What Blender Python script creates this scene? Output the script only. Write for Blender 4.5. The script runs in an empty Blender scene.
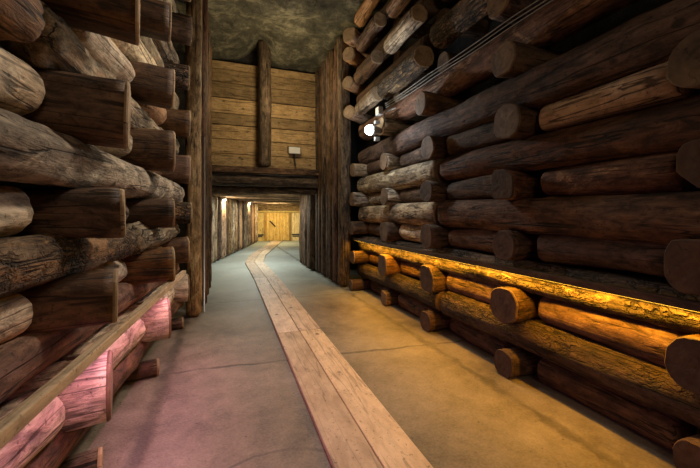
import bpy, bmesh, math, random
from mathutils import Vector, Matrix, noise, Euler
PI = math.pi
scene = bpy.context.scene
COL = scene.collection
H = 1.5
YAW = math.atan2(.345, .9385)
F = 340.0

# ------------------------------------------------------------------ camera
cam_d = bpy.data.cameras.new('camera'); cam = bpy.data.objects.new('camera', cam_d); COL.objects.link(cam)
cam.location = (0, 0, H); cam.rotation_euler = (PI/2, 0, -YAW)
cam_d.sensor_width = 36; cam_d.lens = 36*F/700; cam_d.shift_y = -21/700; cam_d.clip_start = .05
scene.camera = cam

def project(p):
    x, y, z = p
    d = y*.9385 + x*.345; c = x*.9385 - y*.345
    if d < .05: return None
    return 350 + F*c/d, 213 - F*(z-H)/d

def in_view(pts, m=25):
    q = [project(p) for p in pts]
    q = [a for a in q if a]
    if not q: return False
    return (max(a[0] for a in q) > -m and min(a[0] for a in q) < 700+m and
            max(a[1] for a in q) > -m and min(a[1] for a in q) < 468+m)

# ------------------------------------------------------------------ materials
def new_mat(name):
    m = bpy.data.materials.new(name); m.use_nodes = True
    nt = m.node_tree; nt.nodes.clear()
    out = nt.nodes.new('ShaderNodeOutputMaterial'); b = nt.nodes.new('ShaderNodeBsdfPrincipled')
    nt.links.new(b.outputs[0], out.inputs[0])
    return m, nt, b

class N:
    """small node-writing helper"""
    def __init__(s, nt): s.nt = nt
    def mk(s, t, **kw):
        n = s.nt.nodes.new(t)
        for k, v in kw.items(): setattr(n, k, v)
        return n
    def put(s, sock, v):
        if isinstance(v, bpy.types.NodeSocket): s.nt.links.new(v, sock)
        else: sock.default_value = v
    def math(s, op, a, b=None, c=None, clamp=False):
        n = s.mk('ShaderNodeMath', operation=op); n.use_clamp = clamp
        s.put(n.inputs[0], a)
        if b is not None: s.put(n.inputs[1], b)
        if c is not None: s.put(n.inputs[2], c)
        return n.outputs[0]
    def vmul(s, v, k):
        n = s.mk('ShaderNodeVectorMath', operation='MULTIPLY'); s.put(n.inputs[0], v); n.inputs[1].default_value = k
        return n.outputs[0]
    def vadd(s, a, b):
        n = s.mk('ShaderNodeVectorMath', operation='ADD'); s.put(n.inputs[0], a); s.put(n.inputs[1], b)
        return n.outputs[0]
    def noise(s, v, scale, detail=4, rough=.55, dist=0):
        n = s.mk('ShaderNodeTexNoise'); s.put(n.inputs['Vector'], v)
        n.inputs['Scale'].default_value = scale; n.inputs['Detail'].default_value = detail
        n.inputs['Roughness'].default_value = rough; n.inputs['Distortion'].default_value = dist
        return n.outputs['Fac']
    def vor(s, v, scale, feature='F1', rnd=1):
        n = s.mk('ShaderNodeTexVoronoi', feature=feature); s.put(n.inputs['Vector'], v)
        n.inputs['Scale'].default_value = scale; n.inputs['Randomness'].default_value = rnd
        return n.outputs['Distance']
    def step(s, v, a, b, lo=0., hi=1.):
        n = s.mk('ShaderNodeMapRange', interpolation_type='SMOOTHSTEP'); s.put(n.inputs[0], v)
        n.inputs[1].default_value = a; n.inputs[2].default_value = b
        n.inputs[3].default_value = lo; n.inputs[4].default_value = hi
        return n.outputs[0]
    def ramp(s, v, stops):
        n = s.mk('ShaderNodeValToRGB'); s.put(n.inputs[0], v)
        e = n.color_ramp.elements
        while len(e) < len(stops): e.new(.5)
        for el, (p, c) in zip(e, stops): el.position = p; el.color = (*c, 1)
        return n.outputs[0]
    def mix(s, f, a, b, mode='MIX'):
        n = s.mk('ShaderNodeMix', data_type='RGBA', blend_type=mode)
        s.put(n.inputs[0], f)
        for i, v in ((6, a), (7, b)):
            s.put(n.inputs[i], (*v, 1) if isinstance(v, tuple) and len(v) == 3 else v)
        return n.outputs[2]
    def bump(s, h, strength, dist=.02, normal=None):
        n = s.mk('ShaderNodeBump'); n.inputs['Strength'].default_value = strength; n.inputs['Distance'].default_value = dist
        s.put(n.inputs['Height'], h)
        if normal is not None: s.put(n.inputs['Normal'], normal)
        return n.outputs[0]
    def coords(s):
        tc = s.mk('ShaderNodeTexCoord'); oi = s.mk('ShaderNodeObjectInfo')
        r = s.math('MULTIPLY', oi.outputs['Random'], 37.0)
        cb = s.mk('ShaderNodeCombineXYZ')
        for i in range(3): s.put(cb.inputs[i], r)
        return s.vadd(tc.outputs['Object'], cb.outputs[0]), tc.outputs['Object'], oi.outputs['Random']

def wood(name, dark, mid, light, patch=.5, bump=.5, fib=1.0, bark=0.0, rough=.75, pale=(.5,.4,.28), pale_amt=.0, crack=.8, grime=1.0, axis='x'):
    m, nt, b = new_mat(name); n = N(nt)
    v, raw, rnd = n.coords()
    if axis == 'z':
        sx = n.mk('ShaderNodeSeparateXYZ'); n.put(sx.inputs[0], v); cx = n.mk('ShaderNodeCombineXYZ')
        for i, k_ in enumerate((2, 1, 0)): n.put(cx.inputs[i], sx.outputs[k_])
        v = cx.outputs[0]
    fibre = n.noise(n.vmul(v, (.09, 1, 1)), 26*fib, 6, .65, .4)
    fine = n.noise(n.vmul(v, (.16, 1, 1)), 70, 3, .6)
    pat = n.noise(n.vmul(v, (.55, 1, 1)), 4.5, 5, .65, .6)
    t = n.math('ADD', n.math('MULTIPLY', fibre, 1-patch), n.math('MULTIPLY', pat, patch))
    col = n.ramp(t, [(.30, dark), (.48, mid), (.66, light)])
    col = n.mix(n.step(n.noise(n.vmul(v, (.5, 1, 1)), 3.1, 6, .7, 1.2), .60-.25*pale_amt, .66-.2*pale_amt, 0, 1 if pale_amt > 0 else 0), col, pale)
    # drying cracks along the grain
    cr = n.noise(n.vmul(v, (.05, 1, 1)), 9, 3, .5, .3)
    cr = n.math('ABSOLUTE', n.math('SUBTRACT', cr, .5))
    crk = n.step(cr, .004, .022, 1-crack, 1)
    cross = n.step(n.noise(n.vmul(v, (1, 1, 1)), 2.2, 2), .38, .5)
    crk = n.math('MAXIMUM', crk, n.math('SUBTRACT', 1.0, cross))
    # knots and grime specks
    kn = n.step(n.vor(n.vmul(v, (.7, 1, 1)), 4.2), .06, .14, .35, 1)
    sp = n.step(n.noise(v, 38, 3, .6), .30, .40, .45, 1)
    k = n.math('MULTIPLY', n.math('MULTIPLY', crk, kn), sp)
    gr = n.noise(n.vmul(v, (.4, 1, 1)), 13, 8, .72, .8)
    k = n.math('MULTIPLY', k, n.step(gr, .34, .62, 1-.62*grime, 1+.28*grime))
    hgt = n.math('ADD', n.math('MULTIPLY', fibre, .6), n.math('MULTIPLY', fine, .25))
    hgt = n.math('ADD', hgt, n.math('MULTIPLY', gr, .8*grime))
    hgt = n.math('ADD', hgt, n.math('MULTIPLY', pat, .7))
    hgt = n.math('ADD', hgt, n.math('MULTIPLY', crk, .5))
    if bark > 0:
        wb = n.mk('ShaderNodeTexNoise'); n.put(wb.inputs['Vector'], v); wb.inputs['Scale'].default_value = 11; wb.inputs['Detail'].default_value = 4
        d = n.vor(n.vadd(n.vmul(v, (.32, 1, 1)), n.vmul(wb.outputs['Color'], (.05, .13, .13))), 26, 'DISTANCE_TO_EDGE')
        e = n.step(d, .0, .2)
        on = n.step(n.noise(v, 2.6, 4, .6), .40, .56, .1, 1)
        e = n.math('SUBTRACT', 1.0, n.math('MULTIPLY', n.math('SUBTRACT', 1.0, e), on))
        k = n.math('MULTIPLY', k, n.math('ADD', n.math('MULTIPLY', e, .8*bark), 1-.8*bark))
        hgt = n.math('ADD', hgt, n.math('MULTIPLY', e, 1.0*bark))
    hue = n.mk('ShaderNodeHueSaturation'); n.put(hue.inputs['Color'], col)
    n.put(hue.inputs['Value'], n.math('MULTIPLY_ADD', rnd, .55, .72))
    n.put(hue.inputs['Saturation'], n.math('MULTIPLY_ADD', n.math('FRACT', n.math('MULTIPLY', rnd, 7.31)), .35, .85))
    n.put(hue.inputs['Hue'], n.math('MULTIPLY_ADD', n.math('FRACT', n.math('MULTIPLY', rnd, 3.77)), .016, .492))
    kc = n.mk('ShaderNodeCombineColor')
    for i in range(3): n.put(kc.inputs[i], k)
    c2 = n.mix(1.0, hue.outputs[0], kc.outputs[0], 'MULTIPLY')
    n.put(b.inputs['Base Color'], c2); b.inputs['Roughness'].default_value = rough
    b.inputs['Specular IOR Level'].default_value = .3
    n.put(b.inputs['Normal'], n.bump(hgt, min(1, bump), .03))
    return m

def end_grain(name, a, c, ring=22):
    m, nt, b = new_mat(name); n = N(nt)
    v, raw, rnd = n.coords()
    s = n.mk('ShaderNodeSeparateXYZ'); n.put(s.inputs[0], raw)
    r = n.math('SQRT', n.math('ADD', n.math('POWER', s.outputs[1], 2.), n.math('POWER', s.outputs[2], 2.)))
    wob = n.noise(n.vmul(v, (0, 1, 1)), 7, 3)
    ph = n.math('MULTIPLY', n.math('ADD', r, n.math('MULTIPLY', wob, .05)), ring*2*PI)
    rings = n.math('MULTIPLY_ADD', n.math('SINE', ph), .5, .5)
    stain = n.noise(v, 6, 5, .65)
    t = n.math('ADD', n.math('MULTIPLY', rings, .05), n.math('MULTIPLY', stain, 1.0))
    col = n.ramp(t, [(.3, a), (.75, c)])
    ang = n.math('ARCTAN2', s.outputs[1], s.outputs[2])
    rad = n.math('ABSOLUTE', n.math('SINE', n.math('ADD', n.math('MULTIPLY', ang, 1.5), n.math('MULTIPLY', n.math('ADD', rnd, wob), 6.0))))
    ck = n.step(rad, .015, .05, .3, 1)
    col = n.mix(1.0, col, n.ramp(ck, [(.3, (.3,.3,.3)), (1, (1,1,1))]), 'MULTIPLY')
    hue = n.mk('ShaderNodeHueSaturation'); n.put(hue.inputs['Color'], col)
    n.put(hue.inputs['Value'], n.math('MULTIPLY_ADD', rnd, .5, .75))
    n.put(b.inputs['Base Color'], hue.outputs[0]); b.inputs['Roughness'].default_value = .8
    n.put(b.inputs['Normal'], n.bump(n.math('ADD', n.math('MULTIPLY', rings, .04), n.math('ADD', stain, ck)), .7, .014))
    return m

def plain(name, c, rough=.6, metal=0.0, var=.25):
    m, nt, b = new_mat(name); n = N(nt)
    v, raw, rnd = n.coords()
    f = n.noise(v, 30, 4)
    col = n.mix(f, tuple(x*(1-var) for x in c), tuple(min(1, x*(1+var)) for x in c))
    n.put(b.inputs['Base Color'], col); b.inputs['Roughness'].default_value = rough; b.inputs['Metallic'].default_value = metal
    return m

def emit(name, c, s):
    m, nt, b = new_mat(name)
    b.inputs['Base Color'].default_value = (*c, 1); b.inputs['Emission Color'].default_value = (*c, 1)
    b.inputs['Emission Strength'].default_value = s
    return m

def rock(name, a, bb, c):
    m, nt, b = new_mat(name); n = N(nt)
    tc = n.mk('ShaderNodeTexCoord'); v = tc.outputs['Object']
    f = n.noise(v, 2.0, 8, .7, .3); g = n.noise(v, 7, 6, .7, .6)
    col = n.ramp(n.math('ADD', n.math('MULTIPLY', f, .6), n.math('MULTIPLY', g, .4)), [(.36, a), (.5, bb), (.64, c)])
    n.put(b.inputs['Base Color'], col); b.inputs['Roughness'].default_value = .85
    n.put(b.inputs['Normal'], n.bump(n.math('ADD', f, n.math('MULTIPLY', g, .6)), .9, .08))
    return m

M = {}
M['grey']   = wood('weathered_grey_wood', (.07,.048,.032), (.28,.205,.135), (.50,.395,.28), .6, .9, pale=(.55,.44,.30), pale_amt=.45)
M['pale']   = wood('pale_peeled_wood', (.17,.115,.072), (.42,.32,.215), (.58,.47,.335), .55, .6, pale=(.5,.42,.3), pale_amt=.3, crack=.6)
M['shag']   = wood('shaggy_bark_wood', (.045,.032,.02), (.27,.205,.13), (.52,.41,.29), .25, 1., fib=.7, pale=(.38,.25,.15), pale_amt=.15)
M['brown']  = wood('dark_brown_wood', (.022,.012,.008), (.08,.043,.025), (.165,.095,.056), .55, .75)
M['red']    = wood('reddish_brown_wood', (.03,.014,.009), (.12,.06,.035), (.22,.125,.075), .5, .6, pale=(.27,.16,.09), pale_amt=.12)
M['bark']   = wood('barked_wood', (.025,.017,.012), (.12,.078,.048), (.28,.2,.13), .6, 1., bark=.9, pale=(.33,.20,.11), pale_amt=.3)
M['tan']    = wood('tan_split_wood', (.22,.115,.062), (.44,.26,.15), (.56,.37,.23), .35, .5, pale=(.45,.29,.17), pale_amt=.1, grime=.6)
M['sawnr']  = wood('shade_toned_wood', (.014,.009,.006), (.06,.035,.02), (.13,.08,.045), .5, 1., bark=.6)  # lowest right-wall logs: their weak light is put into this darker tone
M['sawn']   = wood('sawn_dark_wood', (.03,.014,.007), (.10,.05,.025), (.19,.105,.055), .6, .45, crack=.7, rough=.6)
M['post']   = wood('old_post_wood', (.024,.016,.009), (.095,.06,.033), (.21,.14,.082), .5, .7, bark=.25)
M['postlt'] = wood('tan_post_wood', (.13,.075,.04), (.30,.19,.105), (.45,.31,.18), .55, .6, pale=(.45,.33,.2), pale_amt=.2)
M['plank']  = wood('sawn_plank_wood', (.10,.062,.032), (.24,.158,.085), (.36,.25,.14), .35, .4, crack=.6)
M['walk']   = wood('worn_walkway_plank', (.38,.275,.185), (.52,.39,.275), (.60,.465,.335), .75, .1, fib=.8, crack=.35, rough=.55, grime=.25)
M['door']   = wood('yellow_door_plank', (.40,.26,.10), (.56,.40,.17), (.66,.50,.24), .5, .2, crack=.4, grime=.35, axis='z')
M['doordk'] = wood('brown_door_plank', (.20,.12,.045), (.34,.22,.085), (.44,.30,.13), .5, .2, crack=.4, grime=.4, axis='z')
M['rail']   = wood('smooth_rail_wood', (.24,.155,.08), (.42,.29,.155), (.52,.38,.22), .4, .15, crack=.3, grime=.4, rough=.5)
M['raildk'] = wood('dark_rail_wood', (.03,.017,.01), (.075,.043,.025), (.13,.08,.048), .35, .2, crack=.4, rough=.5)
M['end']    = end_grain('end_grain', (.045,.026,.014), (.20,.122,.066))
M['enddk']  = end_grain('dark_end_grain', (.024,.012,.006), (.105,.056,.030))
M['endlt']  = end_grain('tan_end_grain', (.16,.10,.052), (.42,.29,.16))
M['rockc']  = rock('ceiling_rock', (.010,.010,.006), (.07,.066,.042), (.25,.232,.155))
M['rockd']  = rock('dark_rock', (.008,.007,.006), (.02,.017,.014), (.045,.038,.03))
M['metal']  = plain('grey_metal', (.35,.35,.33), .45, .8)
M['dkmetal']= plain('dark_metal', (.03,.03,.03), .5, .6)
M['cable']  = plain('grey_cable', (.20,.175,.14), .55)
M['white']  = plain('off_white_plastic', (.62,.62,.58), .45, 0, .08)
M['bulb']   = emit('lit_bulb', (.86,.93,1.0), 60)
M['bulbw']  = emit('lit_warm_bulb', (1.0,.86,.55), 18)
M['ledy']   = emit('yellow_strip', (1.0,.50,.03), 7)
M['ledp']   = emit('pink_strip', (1.0,.30,.52), 3)

def floor_mat():
    m, nt, b = new_mat('worn_concrete'); n = N(nt)
    tc = n.mk('ShaderNodeTexCoord'); v = tc.outputs['Object']
    s = n.mk('ShaderNodeSeparateXYZ'); n.put(s.inputs[0], v); x, y = s.outputs[0], s.outputs[1]
    big = n.noise(v, .9, 6, .6, .5); mid = n.noise(v, 6, 6, .65, .3); fine = n.noise(v, 60, 3, .6)
    t = n.math('ADD', n.math('MULTIPLY', big, .5), n.math('ADD', n.math('MULTIPLY', mid, .30), n.math('MULTIPLY', fine, .20)))
    col = n.ramp(t, [(.38, (.07,.054,.038)), (.5, (.165,.132,.094)), (.62, (.26,.215,.16))])
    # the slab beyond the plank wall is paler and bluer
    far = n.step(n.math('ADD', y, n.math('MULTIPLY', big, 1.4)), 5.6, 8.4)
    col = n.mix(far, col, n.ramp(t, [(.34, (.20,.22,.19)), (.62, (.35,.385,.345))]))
    wob = n.math('MULTIPLY', n.math('SUBTRACT', n.noise(v, 5, 5, .65), .5), .16)
    wob2 = n.math('MULTIPLY', n.math('SUBTRACT', n.noise(v, 3.3, 4, .6), .5), .12)
    def line(expr, w, soft, amt):
        d = n.math('ABSOLUTE', expr)
        return n.step(d, w, soft, amt, 0)
    c1 = line(n.math('ADD', n.math('ADD', y, n.math('MULTIPLY', x, .09)), n.math('SUBTRACT', wob2, 3.53)), .006, .03, .75)
    c2 = line(n.math('ADD', n.math('ADD', y, n.math('MULTIPLY', x, .05)), n.math('SUBTRACT', wob2, 6.1)), .006, .03, .5)
    c3 = line(n.math('ADD', n.math('ADD', x, .52), wob), .012, .085, .72)
    c4 = line(n.math('ADD', n.math('SUBTRACT', x, 2.2), n.math('MULTIPLY', wob, 1.6)), .01, .075, .62)
    dx = n.math('SUBTRACT', x, .25); dy = n.math('SUBTRACT', y, 1.55)
    rr = n.math('SQRT', n.math('ADD', n.math('MULTIPLY', dx, dx), n.math('MULTIPLY', dy, dy)))
    c5 = line(n.math('SUBTRACT', n.math('ADD', rr, n.math('MULTIPLY', wob, .3)), .62), .004, .02, .5)
    patchy = n.step(n.noise(v, 2.2, 4, .6), .35, .6, .45, 1)
    dk = n.math('MAXIMUM', n.math('MAXIMUM', c1, c2), n.math('MAXIMUM', n.math('MAXIMUM', c3, c4), c5))
    dk = n.math('MULTIPLY', dk, patchy)
    # joint edge grime next to the planks and small droppings
    sp = n.step(n.vor(v, 6.5), .03, .075, .6, 0)
    sp2 = n.step(n.noise(v, 14, 4, .6), .28, .36, .35, 0)
    dk = n.math('MAXIMUM', dk, n.math('MAXIMUM', sp, sp2))
    col = n.mix(dk, col, (.03,.024,.018))
    n.put(b.inputs['Base Color'], col); n.put(b.inputs['Roughness'], n.math('MULTIPLY_ADD', mid, .3, .42))
    h = n.math('SUBTRACT', n.math('ADD', n.math('MULTIPLY', mid, .6), n.math('MULTIPLY', fine, .5)), dk)
    n.put(b.inputs['Normal'], n.bump(h, .5, .014))
    return m
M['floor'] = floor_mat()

# ------------------------------------------------------------------ mesh helpers
def link(name, bm, mat, parent=None, smooth=True):
    me = bpy.data.meshes.new(name)
    if smooth:
        for f in bm.faces: f.smooth = True
    bm.to_mesh(me); bm.free(); me.materials.append(M[mat])
    o = bpy.data.objects.new(name, me); COL.objects.link(o)
    if parent: o.parent = parent
    return o

def tag(o, label=None, cat=None, group=None, kind=None):
    if label: o['label'] = label
    if cat: o['category'] = cat
    if group: o['group'] = group
    if kind: o['kind'] = kind
    return o

def empty(name, loc, rz=0):
    o = bpy.data.objects.new(name, None); COL.objects.link(o); o.location = loc; o.rotation_euler = (0, 0, rz); return o

def box(bm, lo, hi, bevel=0.0):
    r = bmesh.ops.create_cube(bm, size=1)
    vs = r['verts']
    for v in vs:
        v.co = Vector(tuple(lo[i] + (v.co[i]+.5)*(hi[i]-lo[i]) for i in range(3)))
    if bevel:
        es = list({e for v in vs for e in v.link_edges})
        bmesh.ops.bevel(bm, geom=es, offset=bevel, segments=2, affect='EDGES', profile=.6)

def tube(bm, pts, r, seg=8):
    rings = []
    for i, p in enumerate(pts):
        p = Vector(p); a = Vector(pts[max(0, i-1)]); c = Vector(pts[min(len(pts)-1, i+1)])
        t = (c-a).normalized(); up = Vector((0, 0, 1)) if abs(t.z) < .9 else Vector((1, 0, 0))
        u = t.cross(up).normalized(); w = u.cross(t)
        rings.append([bm.verts.new(p + r*(math.cos(2*PI*k/seg)*u + math.sin(2*PI*k/seg)*w)) for k in range(seg)])
    for a, c in zip(rings, rings[1:]):
        for k in range(seg): bm.faces.new((a[k], a[(k+1) % seg], c[(k+1) % seg], c[k]))
    bm.faces.new(rings[0]); bm.faces.new(rings[-1][::-1])

def lathe(bm, prof, axis='z', seg=16, off=(0, 0, 0)):
    rings = []
    for h, r in prof:
        ring = []
        for k in range(seg):
            c, s = r*math.cos(2*PI*k/seg), r*math.sin(2*PI*k/seg)
            p = (c, s, h) if axis == 'z' else ((h, c, s) if axis == 'x' else (s, h, c))
            ring.append(bm.verts.new(Vector(p)+Vector(off)))
        rings.append(ring)
    for a, c in zip(rings, rings[1:]):
        for k in range(seg): bm.faces.new((a[k], a[(k+1) % seg], c[(k+1) % seg], c[k]))
    bm.faces.new(rings[0][::-1]); bm.faces.new(rings[-1])

SEG = 28
def log(name, p, d, L, r, seed, mat, end0=None, end1=None, sq=2.2, taper=0., flare=(0, 0), bend=.012, rough=1., round0=.012, round1=.012, oval=1.0, step=.06, label=None, cat='log', group=None, parent=None, roll=0., shag=0., knots=4):
    """a log from p along d; local +X is its axis. end0/end1: end grain material of a sawn end (a child of its own)"""
    rnd = random.Random(seed); n = max(4, int(L/step)); so = Vector((seed*3.17 % 91, seed*1.71 % 57, seed*.77 % 33))
    kk = [(rnd.uniform(.05, L), rnd.uniform(0, 2*PI), rnd.uniform(.06, .13), rnd.uniform(.25, .5)) for _ in range(int(knots*L/2+.5))]
    b1, b2 = rnd.uniform(-1, 1), rnd.uniform(-1, 1)
    facet_a, facet_d = rnd.uniform(0, 2*PI), rnd.uniform(.84, 1.1)
    def ring(x, s=1.0, ins=1.0):
        pts = []
        cy = bend*b1*math.sin(PI*x/L); cz = bend*b2*math.sin(PI*x/L+.4)
        rr = r*(1 + taper*(x/L-.5))
        if flare[0]: rr *= 1 + flare[0]*max(0, 1-x/.3)
        if flare[1]: rr *= 1 + flare[1]*max(0, 1-(L-x)/.3)
        for k in range(SEG):
            a = 2*PI*k/SEG; c, sn = math.cos(a), math.sin(a)
            q = (abs(c)**sq + abs(sn)**sq)**(-1/sq)
            e = rr*q*s
            w = Vector((x*1.3, c*1.1, sn*1.1)) + so
            e *= 1 + .085*rough*noise.noise(w*1.3) + .045*rough*noise.noise(Vector((x*2., c*3.2, sn*3.2))+so) + .02*rough*noise.noise(Vector((x*9, c*7, sn*7))+so)
            if shag: e *= 1 + shag*noise.noise(Vector((x*3.5+c*2, c*11, sn*11))+so) + .6*shag*noise.noise(Vector((x*14, c*16, sn*16))+so)
            lim = rr*facet_d; da = math.cos(a-facet_a)
            if da > .2 and e*da > lim: e = lim/da
            for (kx, ka, kw, kh) in kk:
                dd = ((x-kx)/kw)**2 + ((math.atan2(math.sin(a-ka), math.cos(a-ka))*r)/kw)**2
                if dd < 4: e += r*.22*kh*math.exp(-dd*1.6)
            pts.append(Vector((x, cy + c*e*oval*ins, cz + sn*e*ins)))
        return pts
    m0 = .02 if end0 else 0.; m1 = .02 if end1 else 0.
    xs = [m0 + (L-m0-m1)*i/n for i in range(n+1)]
    bm = bmesh.new()
    def prof(x):
        s = 1.
        if not end0 and x < round0: s *= math.sqrt(max(.15, 1-(1-x/round0)**2))
        if not end1 and L-x < round1: s *= math.sqrt(max(.15, 1-(1-(L-x)/round1)**2))
        return s
    if round0 > .02 and not end0: xs = sorted(set(xs + [round0*t for t in (.08, .25, .5, .75)]))
    if round1 > .02 and not end1: xs = sorted(set(xs + [L-round1*t for t in (.08, .25, .5, .75)]))
    rings = [[bm.verts.new(q) for q in ring(x, prof(x))] for x in xs]
    for a, c in zip(rings, rings[1:]):
        for k in range(SEG): bm.faces.new((a[k], a[(k+1) % SEG], c[(k+1) % SEG], c[k]))
    bm.faces.new(rings[0][::-1]); bm.faces.new(rings[-1])
    o = link(name, bm, mat, parent)
    d = Vector(d).normalized()
    o.rotation_mode = 'QUATERNION'
    q = d.to_track_quat('X', 'Z'); o.rotation_quaternion = q
    o.location = p
    for which, em in ((0, end0), (1, end1)):
        if not em: continue
        bm = bmesh.new(); xe = 0. if which == 0 else L; sg = 1 if which == 0 else -1
        ch = .009
        R = [[bm.verts.new(q_) for q_ in ring(x, 1, i)] for x, i in ((xe+sg*.0199, 1.0), (xe+sg*ch, 1.0), (xe, 1-.05))]
        last = R[-1]
        for ii, f in enumerate((.66, .33)):
            nr = []
            for k, vv in enumerate(last if ii == 0 else R[2]):
                base = R[2][k].co; cen = sum((q_.co for q_ in R[2]), Vector())/SEG
                pnt = cen + (base-cen)*f
                pnt.x += .004*noise.noise(Vector((pnt.y*22, pnt.z*22, seed)))
                nr.append(bm.verts.new(pnt))
            R.append(nr)
        cv = bm.verts.new(sum((q_.co for q_ in R[-1]), Vector())/SEG)
        for a, c in zip(R, R[1:]):
            for k in range(SEG):
                f = (a[k], a[(k+1) % SEG], c[(k+1) % SEG], c[k]); bm.faces.new(f if which == 1 else f[::-1])
        for k in range(SEG):
            f = (R[-1][k], R[-1][(k+1) % SEG], cv); bm.faces.new(f if which == 1 else f[::-1])
        bm.faces.new(R[0])
        ce = link('cut_end', bm, em, o, smooth=False)
    if label: tag(o, label, cat, group)
    return o

ORD = ['lowest', 'second', 'third', 'fourth', 'fifth', 'sixth', 'seventh', 'eighth', 'ninth', 'tenth', 'eleventh', 'twelfth', 'thirteenth', 'fourteenth', 'fifteenth', 'sixteenth', 'seventeenth', 'eighteenth', 'nineteenth', 'twentieth']
CNT = ['first'] + ORD[1:]

# ------------------------------------------------------------------ shell
def grid(name, x0, x1, y0, y1, nx, ny, fz, mat):
    bm = bmesh.new()
    V = [[bm.verts.new((x0+(x1-x0)*i/nx, y0+(y1-y0)*j/ny, 0)) for i in range(nx+1)] for j in range(ny+1)]
    for row in V:
        for v in row: v.co.z = fz(v.co.x, v.co.y)
    for j in range(ny):
        for i in range(nx): bm.faces.new((V[j][i], V[j][i+1], V[j+1][i+1], V[j+1][i]))
    return link(name, bm, mat)

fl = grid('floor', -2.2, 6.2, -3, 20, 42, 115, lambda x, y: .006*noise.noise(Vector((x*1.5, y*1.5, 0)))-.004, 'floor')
tag(fl, kind='structure')
def cz(x, y):
    z = 5.28 + .16*noise.noise(Vector((x*.9, y*.9, 3))) + .07*noise.noise(Vector((x*2.5, y*2.5, 9))) + .03*noise.noise(Vector((x*7, y*7, 1)))
    if y > 7.7: z -= .15*min(1, (y-7.7)/.7)
    z += .24*math.exp(-((x-.72)/.28)**2)*max(0, min(1, (y-7.3)/.4))
    if x > 1.9 and y < 7: z = max(z, 5.2)
    return z
ce = grid('ceiling', -2.2, 4.0, -3, 8.75, 90, 150, cz, 'rockc'); tag(ce, kind='structure')

def slab(name, lo, hi, mat):
    bm = bmesh.new(); box(bm, lo, hi); o = link(name, bm, mat, smooth=False); tag(o, kind='structure'); return o
slab('wall_left', (-2.2, -3, -.02), (-1.75, 8.8, 5.6), 'rockd')
slab('wall_right', (3.35, -3, -.02), (3.8, 8.8, 5.6), 'rockd')
slab('wall_back', (-2.2, -3.3, -.02), (3.8, -3, 5.6), 'rockd')

# ------------------------------------------------------------------ right crib wall
YC = [1.06, 2.44, 3.75, 5.0, 6.2]
SZ = [.115, .65, 1.2, 1.77, 2.34, 2.89, 3.47, 4.04, 4.6, 5.1]
LZ = [.37, .92, 1.48, 2.05, 2.62, 3.17, 3.75, 4.32, 4.87]
rs = random.Random(11)
STK = ['nearest', 'second', 'third', 'fourth', 'farthest']
ADJ = {'brown': 'dark brown', 'red': 'reddish brown', 'bark': 'barked brown', 'tan': 'tan split', 'grey': 'grey weathered', 'pale': 'pale peeled', 'shag': 'shaggy bark', 'sawn': 'smooth dark', 'sawnr': 'dark rough'}
for ci, y in enumerate(YC):
    for li, z in enumerate(SZ):
        if ci == 4 and li == 5: continue
        if li == 9: z = 4.96
        deep = li >= 6 and ci in (2, 3)        # up there the short logs end in front instead
        r = .14 + rs.uniform(-.008, .012)
        xe = 2.42 + rs.uniform(-.03, .03)
        if li == 1: r += .008; xe += .0
        if li == 0: r = .115; xe += .0
        if ci == 0: r += .0
        if ci == 4: r -= .02; xe -= .12
        if li >= 5: xe -= .06
        yy = y + rs.uniform(-.04, .04); sq = rs.choice([2.2, 2.8, 3.6])
        if deep: xe = 2.66; r = .125
        if not in_view([(xe, yy-r, z-r), (xe, yy+r, z+r), (xe+.3, yy, z)]): continue
        mt = rs.choice(['brown', 'brown', 'red', 'sawn'])
        if ci >= 3 and li >= 3: mt = 'grey'
        if ci >= 4 and li >= 5: mt = 'tan'
        em = 'enddk' if li < 4 and ci < 3 else 'end'
        if li >= 5: em = 'end' if ci < 3 else 'endlt'
        log('timber_stub', (xe, yy, z), (1, rs.uniform(-.03, .03) + (.75 if ci == 4 and li > 5 else 0), rs.uniform(-.015, .015)), .9, r, 100+ci*20+li, mt, end0=em, sq=sq, flare=(.05, 0),
            oval=rs.uniform(.84, 1.06), roll=0, step=.05,
            label=f"{ADJ[mt]} log end on right wall, {ORD[li]} from floor in {STK[ci]} stack from camera",
            cat='log', group='log ends jutting from the right wall')

LPIECES = {0: [(.2, 3.6), (3.63, 6.4)], 1: [(.2, 6.4)], 2: [(.2, 3.68), (3.71, 6.4)], 3: [(.2, 3.67), (3.7, 6.4)], 4: [(.2, 6.4)], 5: [(.2, 6.4)],
           6: [(.5, 3.72), (3.9, 6.4)], 7: [(1.2, 3.7), (3.85, 6.4)], 8: [(2, 3.7), (3.9, 6.4)]}
LM = {0: ['sawnr', 'sawnr'], 1: ['bark'], 2: ['brown', 'grey'], 3: ['brown', 'grey'], 4: ['brown'], 5: ['red'], 6: ['bark', 'brown'], 7: ['red', 'brown'], 8: ['brown', 'brown']}
for li, ps in LPIECES.items():
    for pi, (y0, y1) in enumerate(ps):
        z = LZ[li]; r = (.165 if 1 < li < 6 else .15) + rs.uniform(-.008, .008); x = 2.665 + rs.uniform(-.02, .02)
        if li in (0, ): r = .14; x = 2.62
        if li == 6 and pi == 0: x = 2.55
        if li >= 6 and pi == 1: x = 2.60; r = .14
        mt = LM[li][pi]
        where = '' if len(ps) == 1 else (' nearer' if pi == 0 else ' farther')
        lab = f"long {ADJ[mt]} log along right wall, {ORD[li]} course from floor" + (f", the{where} length" if where else '')
        log('long_log', (x, y0, z), (0, 1, rs.uniform(-.006, .006)), y1-y0, r, 300+li*5+pi, mt, end0=('end' if y0 > 3 else None), label=lab, bend=.02, sq=2.3,
            taper=rs.uniform(-.12, .12), rough=1.2, group='long logs along the right wall', shag=.05 if mt == 'bark' else .022)

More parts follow.
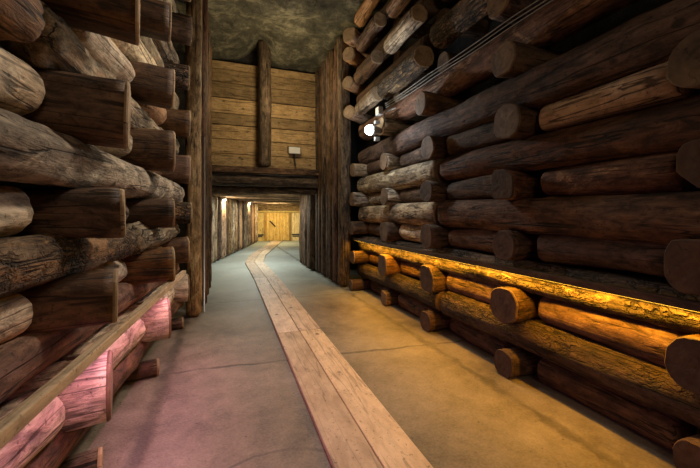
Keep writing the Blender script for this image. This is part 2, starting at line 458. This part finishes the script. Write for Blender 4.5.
FM = {(1, 2): 'tan'}
for bi in range(5):
    y0 = -.0 if bi == 0 else YC[bi-1] + .175
    y1 = YC[bi] - .175
    for li, z in enumerate(SZ):
        if li == 5: continue
        hi = li >= 6
        if hi and bi not in (3, 4): continue
        r = .132 + rs.uniform(-.012, .006); x = 2.71 + rs.uniform(-.02, .02)
        mt = rs.choice(['brown', 'red', 'brown', 'bark'])
        if li == 0: mt = 'brown'
        if li == 1: mt = 'red'
        if li == 4 and bi == 1: mt = 'tan'
        if bi >= 3 and 2 <= li < 5: mt = rs.choice(['grey', 'brown'])
        e0 = None
        a, c = y0, y1
        if hi:
            x = 2.36 + rs.uniform(-.05, .02); r = .115; mt = rs.choice(['red', 'grey', 'tan']); e0 = 'endlt'
            a = (3.75 if bi == 3 else 5.0) + rs.uniform(-.08, .08); c = a + .95
            if li == 6 and bi == 3: mt = 'bark'; r = .14; c = a+1.3
            if bi == 3 and li == 9: continue
            x += .0
        if not in_view([(x-r, a, z-r), (x-r, c, z+r), (x-r, (a+c)/2, z)]): continue
        if hi:
            lab = f"{ADJ[mt]} log with tan sawn end high on right wall, {CNT[li-6]} above cables, {'nearer' if bi == 3 else 'farther'} column"
        else:
            bay = ['before the nearest stack', 'between nearest and second stacks', 'between second and third stacks', 'between third and fourth stacks', 'between fourth and farthest stacks'][bi]
            lab = f"recessed {ADJ[mt]} log in right wall {bay}, {ORD[li]} from floor"
        log('filler_log' if not hi else 'short_log', (x, a, z), (rs.uniform(-.02, .02) if not hi else .05, 1, rs.uniform(-.012, .012)), c-a, r, 400+bi*12+li, mt, end0=e0, bend=.015,
            round0=.05, round1=.05, sq=2.3, taper=-.2 if mt == 'tan' and not hi else rs.uniform(-.15, .15), label=lab, rough=1.2,
            group='short logs set between the right wall stacks', shag=.09 if mt == 'bark' else .01)

# ------------------------------------------------------------------ left crib wall
def xl(y): return min(-.43, -.58 + .085*(y-2.3))
YL = [1.08, 2.35, 3.62, 4.95]
SL = [.115,   .515, 1.02, 1.5, 2.08, 2.68, 3.28, 3.88, 4.48]
LL = [.335, .78, 1.265, 1.76, 2.38, 2.98, 3.58, 4.18]
ls = random.Random(23)
LSTK = ['', 'large nearest', 'second', 'third']
for ci, y in enumerate(YL):
    for li, z in enumerate(SL):
        if ci == 0: continue
        r = [.115, .155, .15, .135, .175, .155, .15, .15, .15][li] + ls.uniform(-.008, .008)
        xe = xl(y) + ls.uniform(-.03, .02)
        if ci == 1: xe += [-.03, -.035, .0, .02, .04, .09, .06, .06, .06][li]
        if not in_view([(xe, y-r, z-r), (xe, y+r, z+r), (xe-.3, y, z)], 10): continue
        mt = 'sawn' if li > 1 else 'brown'
        if li == 1: mt = 'pale'
        if ci == 2 and li == 5: mt = 'sawn'
        if ci == 3 and li in (3, 6): mt = 'bark'
        rr = r
        if li == 0: xe -= .05; rr = .07 if ci > 1 else .08; z = .07 if ci > 1 else .03; xe -= .04
        if li == 1: rr = .172
        log('timber_stub', (xe, y + ls.uniform(-.04, .04), z), (-1, -.2 + ls.uniform(-.04, .03), ls.uniform(-.03, .03)), 1.0, rr, 600+ci*20+li, mt, end0='endlt' if li != 1 else 'end',
            sq=3.4 if mt == 'sawn' else 2.3, flare=(.05, 0), rough=.7, step=.05,
            label=f"{ADJ[mt]} log end on left wall, {ORD[li]} from floor in {LSTK[ci]} stack from camera",
            cat='log', group='log ends jutting from the left wall')

LP2 = {0: [(.5, 5.2)], 1: [(.5, 5.2)], 2: [(.5, 3.2), (3.25, 5.2)], 3: [(.5, 5.2)], 4: [(.5, 1.95), (2.0, 5.2)], 5: [(.6, 5.2)], 6: [(1.6, 5.2)], 7: [(2.4, 5.2)]}
LM2 = {0: ['brown'], 1: ['red'], 2: ['bark', 'shag'], 3: ['grey'], 4: ['red', 'shag'], 5: ['grey'], 6: ['shag'], 7: ['grey']}
LR = [.12, .115, .125, .142, .14, .145, .145, .145]
for li, ps in LP2.items():
    for pi, (y0, y1) in enumerate(ps):
        z = LL[li]; r = LR[li]; mt = LM2[li][pi]
        off = -.14 - r
        if li == 3: off += .06
        if li == 0: off += .05
        p0 = Vector((xl(y0)+off, y0, z)); p1 = Vector((xl(y1)+off, y1, z+ls.uniform(-.02, .02)))
        where = '' if len(ps) == 1 else (' nearer' if pi == 0 else ' farther')
        lab = f"long {ADJ[mt]} log along left wall, {ORD[li]} course from floor" + (f", the{where} length" if where else '')
        log('long_log', p0, p1-p0, (p1-p0).length, r, 700+li*5+pi, mt, bend=.05, sq=2.1, rough=2.0, taper=ls.uniform(-.1, .05), label=lab,
            round1=.06, shag=.15 if mt == 'shag' else (.06 if mt == 'bark' else .02), knots=7, step=.035, group='long logs along the left wall')
FML = {1: 'pale', 2: 'pale', 3: 'bark', 4: 'pale', 5: 'pale', 6: 'grey'}
for bi in range(4):
    for li, z in enumerate(SL):
        if li == 0: continue
        a = .5 if bi == 0 else YL[bi-1] + .15
        c = YL[bi] - .22 if bi else 1.0
        r = .12 + ls.uniform(-.01, .012)
        if li == 1: r = .14
        if li in (4, 5): r = .14
        off = -.27 - r + (.13 if li == 1 else 0) + (.05 if li in (4, 5) else 0)
        mt = FML.get(li, 'grey')
        if li == 3: mt = ls.choice(['bark', 'grey', 'pale'])
        if bi == 3 and li > 2: mt = ls.choice(['tan', 'grey', 'shag'])
        p0 = Vector((xl(a)+off, a, z)); p1 = Vector((xl(c)+off, c, z))
        if bi == 1: p1 += Vector((.02, 0, 0))
        if not in_view([(p0.x+r, p0.y, z-r), (p1.x+r, p1.y, z+r), (p1.x+r, p1.y, z-r)], 10): continue
        bay = ['before the nearest stack', 'in front of large nearest stack', 'between nearest and second stacks', 'between second and third stacks'][bi]
        lab = f"{ADJ[mt]} round-ended log in left wall {bay}, {ORD[li]} from floor"
        log('filler_log', p0, p1-p0, (p1-p0).length, r, 800+bi*12+li, mt, bend=.015, round0=.08, round1=.10, sq=2.05, taper=ls.uniform(-.2, .1), rough=1.2,
            label=lab, group='short logs set between the left wall stacks', knots=6)

# ------------------------------------------------------------------ posts of the chamber
def post(name, x, y, z0, z1, r, seed, mat, label, group=None, sq=2.1, end1=None, cat='post', **k):
    return log(name, (x, y, z0), (0, 0, 1), z1-z0, r, seed, mat, end1=end1, sq=sq, label=label, cat=cat, group=group, bend=.03, **k)
# left: a wide tan slab, then darker posts
post('timber_post', -.42, 5.42, 0, 5.15, .105, 901, 'postlt', 'broad tan timber post closing the left log wall', 'posts on the left of the plank wall', sq=3.2, shag=.06)
for i, y in enumerate((5.95, 6.55, 7.15, 7.75)):
    post('timber_post', -.385, y, 0, 5.1, .125, 905+i, 'post' if i % 2 else 'brown', f"{'dark brown' if i % 2 == 0 else 'grey brown'} tall post left of the passage, {CNT[i]} beyond the broad tan post", 'posts on the left of the plank wall')
for i in range(7):
    y = 6.58 + i*.30
    mt = ['post', 'brown', 'post', 'brown', 'post', 'brown', 'post'][i]
    post('timber_post', 2.27 + .02*(i % 2), y, 0, 5.12, .125, 920+i, mt, f"{'tan brown' if mt == 'postlt' else ('grey brown' if mt == 'post' else 'dark brown')} tall post right of the passage, {CNT[i]} from the right log wall", 'posts on the right of the plank wall', shag=.03)

# plank wall above the passage
bm = bmesh.new(); z = 2.56; i = 0; pr = random.Random(5)
while z < 4.98:
    h = pr.uniform(.26, .36); z1 = min(z+h, 5.02)
    yo = pr.uniform(-.025, .012)
    box(bm, (-.62, 8.4+yo, z+.006), (2.35, 8.46+yo, z1-.008), .006); z = z1; i += 1
M['plankw'] = None
def plank_var():
    m = wood('plank_wall_wood', (.22,.135,.066), (.38,.25,.128), (.50,.345,.19), .5, .3, crack=.6, grime=.55)
    nt = m.node_tree; n = N(nt)
    b = next(x for x in nt.nodes if x.type == 'BSDF_PRINCIPLED')
    src = b.inputs['Base Color'].links[0].from_socket
    g = n.mk('ShaderNodeNewGeometry')
    hue = n.mk('ShaderNodeHueSaturation'); n.put(hue.inputs['Color'], src)
    n.put(hue.inputs['Value'], n.math('MULTIPLY_ADD', g.outputs['Random Per Island'], .85, .45))
    n.put(b.inputs['Base Color'], hue.outputs[0])
    return m
M['plankw'] = plank_var()
pw = link('wall_far', bm, 'plankw', smooth=False); tag(pw, kind='structure')
slab('wall_far_rock', (-2.2, 8.62, 2.3), (3.8, 8.8, 5.6), 'rockd')
slab('wall_far_left', (-2.2, 8.5, -.02), (-.62, 8.8, 2.4), 'rockd')
slab('wall_far_right', (2.42, 8.5, -.02), (3.8, 8.8, 2.4), 'rockd')
post('timber_post', .86, 8.15, 2.56, 5.5, .15, 940, 'post', 'dark round post standing in front of the plank wall, rising to the rock ceiling', end1='end')
# beams over the passage
bm = bmesh.new(); box(bm, (-.62, 8.02, 2.41), (2.22, 8.38, 2.55), .012)
b_ = link('cross_beam', bm, 'brown', smooth=False); tag(b_, 'flat dark squared beam lying across passage opening, directly under the plank wall', 'beam')
log('cross_beam', (-.62, 8.22, 2.265), (1, 0, 0), 2.84, .14, 950, 'post', label='round grey brown log beam over passage opening, under the flat squared beam', cat='beam', sq=2.2, knots=5)
log('cross_beam', (-.62, 8.5, 2.06), (1, 0, .0), 2.9, .1, 951, 'post', label='lowest beam of the passage opening, resting on its side posts', cat='beam', sq=2.6)

# ------------------------------------------------------------------ far tunnel
SL2 = .262
def lx(y): return -.37 + SL2*max(0, y-10.6)
def rx(y): return 2.05 + SL2*max(0, y-9.9)
dirv = Vector((SL2, 1, 0)).normalized()
# backing
bm = bmesh.new()
def wallstrip(bm, pts, z0, z1):
    vs = [(bm.verts.new((x, y, z0)), bm.verts.new((x, y, z1))) for x, y in pts]
    for a, c in zip(vs, vs[1:]): bm.faces.new((a[0], c[0], c[1], a[1]))
wallstrip(bm, [(-.8, 8.5), (-.8, 10.6), (1.44, 19.2)], -.02, 2.5)
w = link('wall_tunnel_left', bm, 'rockd', smooth=False); tag(w, kind='structure')
bm = bmesh.new(); wallstrip(bm, [(2.42, 8.5), (2.42, 9.95), (4.75, 19.0)], -.02, 2.5)
w = link('wall_tunnel_right', bm, 'rockd', smooth=False); tag(w, kind='structure')
bm = bmesh.new()
vs = [bm.verts.new(p) for p in ((2.45, 8.5, 2.32), (2.45, 9.95, 2.32), (4.8, 19, 2.2), (1.4, 19.4, 2.2), (-.8, 10.6, 2.32), (-.8, 8.5, 2.32))]
bm.faces.new(vs); w = link('ceiling_tunnel', bm, 'rockd', smooth=False); tag(w, kind='structure')
fr = random.Random(3); i = 0; y = 8.75
while y < 18.2:
    mt = ['postlt', 'post', 'tan', 'post', 'postlt', 'grey'][i % 6]
    r = .135 + fr.uniform(-.015, .02)
    adj = {'postlt': 'tan', 'post': 'grey brown', 'tan': 'tan', 'grey': 'grey weathered'}[mt]
    if y > 10.2:
        post('tunnel_post', lx(y) - r + .03, y, 0, 2.06, r, 1000+i, mt, f"{adj} upright log on left side of far passage, {CNT[i-4] if i-4 < 20 else 'last'} beyond the opening", 'upright logs along the left of the far passage', shag=.05, step=.1)
    else:
        post('tunnel_post', lx(y) - r - .02, y, 0, 2.06, r, 1000+i, mt, f"{adj} upright log just inside passage opening on its left, {CNT[i]} from the beam", 'upright logs along the left of the far passage', step=.1)
    y += .40; i += 1
i = 0; y = 8.72
while y < 10.0:
    mt = ['post', 'brown', 'post', 'brown'][i % 4]
    post('tunnel_post', 2.05+.14, y, 0, 2.06, .135, 1100+i, mt, f"{'grey brown' if mt == 'post' else 'dark brown'} upright log on right side of far passage, {CNT[i]} beyond the opening", 'upright logs along the right of the far passage', shag=.03)
    y += .28; i += 1
i = 0; y = 9.2
while y < 18.0:
    x0, x1 = lx(y)-.22, rx(y)+.22
    if y > 10: x0 = lx(y)-.25; x1 = min(rx(y)+.2, x0+2.95)
    z = 2.12 + fr.uniform(-.01, .02) - (y-9)*.006
    log('ceiling_beam', (x0, y, z), (1, -SL2*.8 if y > 10 else 0, 0), x1-x0, .105, 1200+i, ['postlt', 'post', 'tan'][i % 3], label=f"round log beam across far passage ceiling, {CNT[i]} beyond the opening", cat='beam', group='log beams under the far passage ceiling', step=.12)
    y += .62; i += 1

# far end: boarded wall with a plank door
D = empty('door_1', (2.66, 18.45, 0), -math.atan(SL2)*.55); tag(D, kind='structure')
def boards(x0, x1, z0, z1, w, yo, th, seed):
    bm = bmesh.new(); r_ = random.Random(seed); x = x0
    while x < x1-.01:
        xx = min(x+w*r_.uniform(.8, 1.2), x1)
        if x1-xx < .05: xx = x1
        box(bm, (x+.004, yo, z0), (xx-.004, yo+th, z1), .004); x = xx
    return bm
link('door_leaf', boards(-.59, .59, .02, 1.52, .17, 0, .04, 1), 'door', D, False)
link('side_panel', boards(-1.4, -.70, .0, 1.52, .2, .03, .04, 2), 'door', D, False)
link('side_panel', boards(.70, 1.6, .0, 1.52, .2, .03, .04, 3), 'door', D, False)
for s in (-1, 1):
    bm = bmesh.new(); box(bm, (s*.645-.055, -.05, 0), (s*.645+.055, .08, 1.62), .01); link('door_post', bm, 'doordk', D, False)
bm = bmesh.new(); box(bm, (-1.4, -.07, 1.53), (1.6, .05, 1.62), .01); link('lintel', bm, 'door', D, False)
link('transom_boards', boards(-1.4, 1.6, 1.62, 2.3, .9, .05, .04, 4), 'plank', D, False)
for s in (-1, 1):
    bm = bmesh.new(); cx = -.98 if s < 0 else .98
    box(bm, (cx-.24, .005, .30), (cx+.24, .035, .37), .004); box(bm, (cx-.2, .005, .22), (cx+.18, .035, .27), .004)
    link('iron_strap', bm, 'dkmetal', D, False)
bm = bmesh.new(); tube(bm, [(-.42, -.03, 1.08), (-.13, -.03, .78)], .035, 8); link('door_bar', bm, 'dkmetal', D, False)
bm = bmesh.new(); box(bm, (-1.9, .12, 0), (2.3, .2, 2.5)); link('backing', bm, 'rockd', D, False)

# ------------------------------------------------------------------ walkway planks
def strip(path, off0, off1):
    """plank outline following the path centre line, offset sideways"""
    P = [Vector((a, b, 0)) for a, b in path]; L_, R_ = [], []
    for i, p in enumerate(P):
        t = (P[min(i+1, len(P)-1)]-P[max(0, i-1)]).normalized(); nrm = Vector((t.y, -t.x, 0))
        L_.append(p+nrm*off0); R_.append(p+nrm*off1)
    return L_, R_
def plank(path, o0, o1, label):
    L_, R_ = strip(path, o0, o1); bm = bmesh.new(); th = .028
    a = Vector((path[0][0], path[0][1], 0)); tz = [-.01, th-.004, th]
    rows = []
    for l, r_ in zip(L_, R_):
        w = (r_-l).normalized()*.004
        rows.append([bm.verts.new(Vector((q.x, q.y, zz))) for q, zz in ((l, -.01), (l, th-.004), (l+w, th), (r_-w, th), (r_, th-.004), (r_, -.01))])
    for p_, q_ in zip(rows, rows[1:]):
        for k in range(5): bm.faces.new((p_[k], p_[k+1], q_[k+1], q_[k]))
    bm.faces.new(rows[0][::-1]); bm.faces.new(rows[-1])
    # local X along the plank
    d = Vector((path[-1][0]-path[0][0], path[-1][1]-path[0][1], 0)).normalized()
    R = Matrix.Rotation(math.atan2(d.y, d.x), 4, 'Z'); T = Matrix.Translation(a) @ R
    bmesh.ops.transform(bm, matrix=T.inverted(), verts=bm.verts)
    bmesh.ops.recalc_face_normals(bm, faces=bm.faces)
    o = link('floor_plank', bm, 'walk', smooth=False); o.matrix_world = T
    return tag(o, label, 'plank', 'planks of the walkway strip in the floor')
PTH = [[(.86, .9), (.875, 4.2)], [(.875, 4.21), (.885, 7.95)], [(.885, 7.96), (.83, 10.6)], [(.83, 10.61), (1.06, 12.2), (1.5, 14.0)], [(1.503, 14.01), (2.62, 18.3)]]
for i, p in enumerate(PTH):
    for s, (a, c) in (('left', (-.27, -.003)), ('right', (.003, .27))):
        j = p
        nm = ['nearest', 'second', 'third', 'fourth', 'farthest'][i]
        plank(j, a, c, f"{s} plank of the pale walkway strip in floor, {nm} length from camera")

# ------------------------------------------------------------------ rails with light strips
def rail(p0, p1, w, h, mat, ledmat, label, lp, ln):
    p0, p1 = Vector(p0), Vector(p1); L = (p1-p0).length; d = (p1-p0).normalized()
    R = empty('hand_rail', p0); R.rotation_mode = 'QUATERNION'; R.rotation_quaternion = d.to_track_quat('X', 'Z')
    tag(R, label, 'rail')
    bm = bmesh.new(); n = int(L/.25)
    for k in range(1): box(bm, (0, -w/2, -h/2), (L, w/2, h/2), .008)
    link('rail_board', bm, mat, R, False)
    bm = bmesh.new(); box(bm, (.03, lp-.009, -h/2-.006), (L-.03, lp+.009, -h/2), .001)
    link('light_strip', bm, ledmat, R, False)
    for k in range(ln):
        x = .3 + (L-.6)*k/max(1, ln-1)
        s = 1 if lp > 0 else -1
        bm = bmesh.new(); box(bm, (x-.012, min(0, s*.1), -.02), (x+.012, max(0, s*.1), -.004)); link('bracket', bm, 'sawn', R, False)
    return R
rail((2.455, .35, .985), (2.405, 6.3, .985), .05, .055, 'raildk', 'ledy', 'dark wooden hand rail along right wall with glowing yellow light strip beneath', -.014, 5)
rail((-.655, .6, .86), (-.425, 4.15, .845), .045, .05, 'rail', 'ledp', 'tan wooden hand rail along left wall with pink light beneath', .013, 4)

def area(name, loc, rot, sx, sy, power, col, spread=PI):
    l = bpy.data.lights.new(name, 'AREA'); l.shape = 'RECTANGLE'; l.size = sx; l.size_y = sy; l.energy = power; l.color = col; l.spread = spread
    o = bpy.data.objects.new(name, l); COL.objects.link(o); o.location = loc; o.rotation_euler = rot; return o
def point(name, loc, power, col, rad=.05):
    l = bpy.data.lights.new(name, 'POINT'); l.energy = power; l.color = col; l.shadow_soft_size = rad
    o = bpy.data.objects.new(name, l); COL.objects.link(o); o.location = loc; return o
def spot(name, loc, aim, power, col, ang=120, rad=.05, blend=.6):
    l = bpy.data.lights.new(name, 'SPOT'); l.energy = power; l.color = col; l.shadow_soft_size = rad; l.spot_size = math.radians(ang); l.spot_blend = blend
    o = bpy.data.objects.new(name, l); COL.objects.link(o); o.location = loc
    o.rotation_euler = (Vector(aim)-Vector(loc)).to_track_quat('-Z', 'Y').to_euler(); return o

# strips' light (size along local x -> world y)
ay = area('yellow_strip_light', (2.447, 3.3, .945), (0, math.radians(9), .0084), .02, 5.8, 72, (1, .45, .02))
ap = area('pink_strip_light', (-.535, 2.35, .80), (0, math.radians(-24), -.065), .02, 3.5, 19, (1, .40, .60))

# ------------------------------------------------------------------ cables, lamps, fixtures
for k in range(3):
    zz = 3.215 + .032*k; xx = 2.47 - .012*k
    bm = bmesh.new()
    pts = [(xx + .01*noise.noise(Vector((yy*.9, k, 0))), yy, zz - .012*abs(math.sin((yy-5)*PI/1.3)) + .008*noise.noise(Vector((yy*1.7, k*5, 2)))) for yy in [5.0 - 4.6*t/40 for t in range(41)]]
    tube(bm, pts, .006, 6)
    c = link('electric_cable', bm, 'cable'); tag(c, f"{['lowest', 'middle', 'topmost'][k]} of three grey cables strung along the right wall from the lamp", 'cable', 'cables along the right wall')

Lp = empty('flood_lamp', (2.12, 4.74, 2.76)); tag(Lp, 'bright white flood lamp fixed high on the right log wall', 'lamp')
bm = bmesh.new(); lathe(bm, [(-.03, .075), (.0, .078), (.10, .05), (.14, .03)], 'x', 18); link('lamp_housing', bm, 'metal', Lp)
bm = bmesh.new(); bmesh.ops.create_uvsphere(bm, u_segments=18, v_segments=12, radius=.075)
o = link('bulb', bm, 'bulb', Lp); o.location = (-.055, 0, 0)
bm = bmesh.new(); tube(bm, [(.12, 0, -.02), (.18, 0, .1), (.2, 0, .3), (.38, 0, .38)], .014, 8); link('bracket', bm, 'metal', Lp)
bm = bmesh.new(); box(bm, (.06, -.06, .24), (.14, .06, .36), .01); link('junction_box', bm, 'metal', Lp, False)
bm = bmesh.new(); box(bm, (.02, -.03, -.16), (.1, .03, -.1), .008); link('clamp', bm, 'metal', Lp, False)
bm = bmesh.new(); box(bm, (.02, -.03, .10), (.1, .03, .15), .008); link('clamp', bm, 'metal', Lp, False)
point('flood_lamp_light', (1.95, 4.70, 2.76), 40, (.88, .94, 1.0), .06)

W = empty('box_light', (1.60, 8.36, 3.02)); tag(W, 'small white box light hanging on the plank wall right of the round post', 'lamp')
bm = bmesh.new(); box(bm, (-.14, -.10, -.07), (.14, .0, .09), .012); link('lamp_body', bm, 'white', W, False)
bm = bmesh.new(); box(bm, (-.16, -.02, -.02), (-.14, .02, .11)); box(bm, (.14, -.02, -.02), (.16, .02, .11)); box(bm, (-.16, -.02, .095), (.16, .02, .115)); link('yoke', bm, 'dkmetal', W, False)
bm = bmesh.new(); tube(bm, [(0, -.03, -.07), (.0, -.03, -.2), (.03, -.02, -.36)], .02, 8); link('cable_gland', bm, 'dkmetal', W)

bm = bmesh.new(); tube(bm, [(-.30, 5.62, 0), (-.30, 5.62, 2.65)], .016, 8)
tag(link('conduit_pipe', bm, 'metal'), 'thin grey conduit pipe running up the posts left of the passage', 'pipe')

for k, (x, y) in enumerate(((-.02, 11.75), (1.02, 15.7))):
    T = empty('tunnel_lamp', (x, y, 1.96)); tag(T, f"small lit lamp up at left of far passage, {'nearer' if k == 0 else 'farther'} of two", 'lamp', 'lamps along the far passage')
    bm = bmesh.new(); lathe(bm, [(-.02, .07), (.02, .06), (.05, .035)], 'z', 14); link('lamp_shade', bm, 'metal', T)
    bm = bmesh.new(); bmesh.ops.create_uvsphere(bm, u_segments=12, v_segments=8, radius=.045); o = link('bulb', bm, 'bulbw', T); o.location = (0, 0, -.04)
    point('tunnel_lamp_light', (x+.12, y-.05, 1.80), 30, (1.0, .86, .55), .05)
area('door_lamp', (2.3, 16.6, 1.98), (math.radians(35), 0, -.2), .8, .3, 78, (1.0, .82, .46))
point('passage_light', (1.5, 9.45, 1.72), 16, (1.0, .88, .58), .1)  # added uplight with no fixture, brightens the lintel and beam undersides
area('passage_light', (.9, 10.0, 1.98), (0, 0, 0), .9, .2, 55, (.90, .97, .92))
area('passage_light', (1.35, 13.2, 1.93), (0, 0, 0), .9, .2, 45, (.93, .97, .9))

# added key and fill lights without fixtures, for the log walls and planks
spot('added_chamber_light', (1.9, 3.7, 4.5), (-.9, 2.6, 1.3), 430, (1.0, .85, .68), 114, .25, 1.0)
spot('added_chamber_light', (.6, -1.8, 3.6), (1.9, 3.4, 1.6), 95, (1.0, .78, .55), 150, .6)
point('plank_wall_fill', (1.1, 6.9, 4.0), 80, (1.0, .76, .42), .25)  # unseen warm fill added to brighten the planks, no lamp hangs here

w = bpy.data.worlds.new('world'); scene.world = w; w.use_nodes = True
w.node_tree.nodes['Background'].inputs[0].default_value = (.9, .8, .65, 1); w.node_tree.nodes['Background'].inputs[1].default_value = .0

vs = scene.view_settings; vs.view_transform = 'Standard'; vs.look = 'None'; vs.gamma = 1; vs.use_curve_mapping = False; vs.exposure = 0
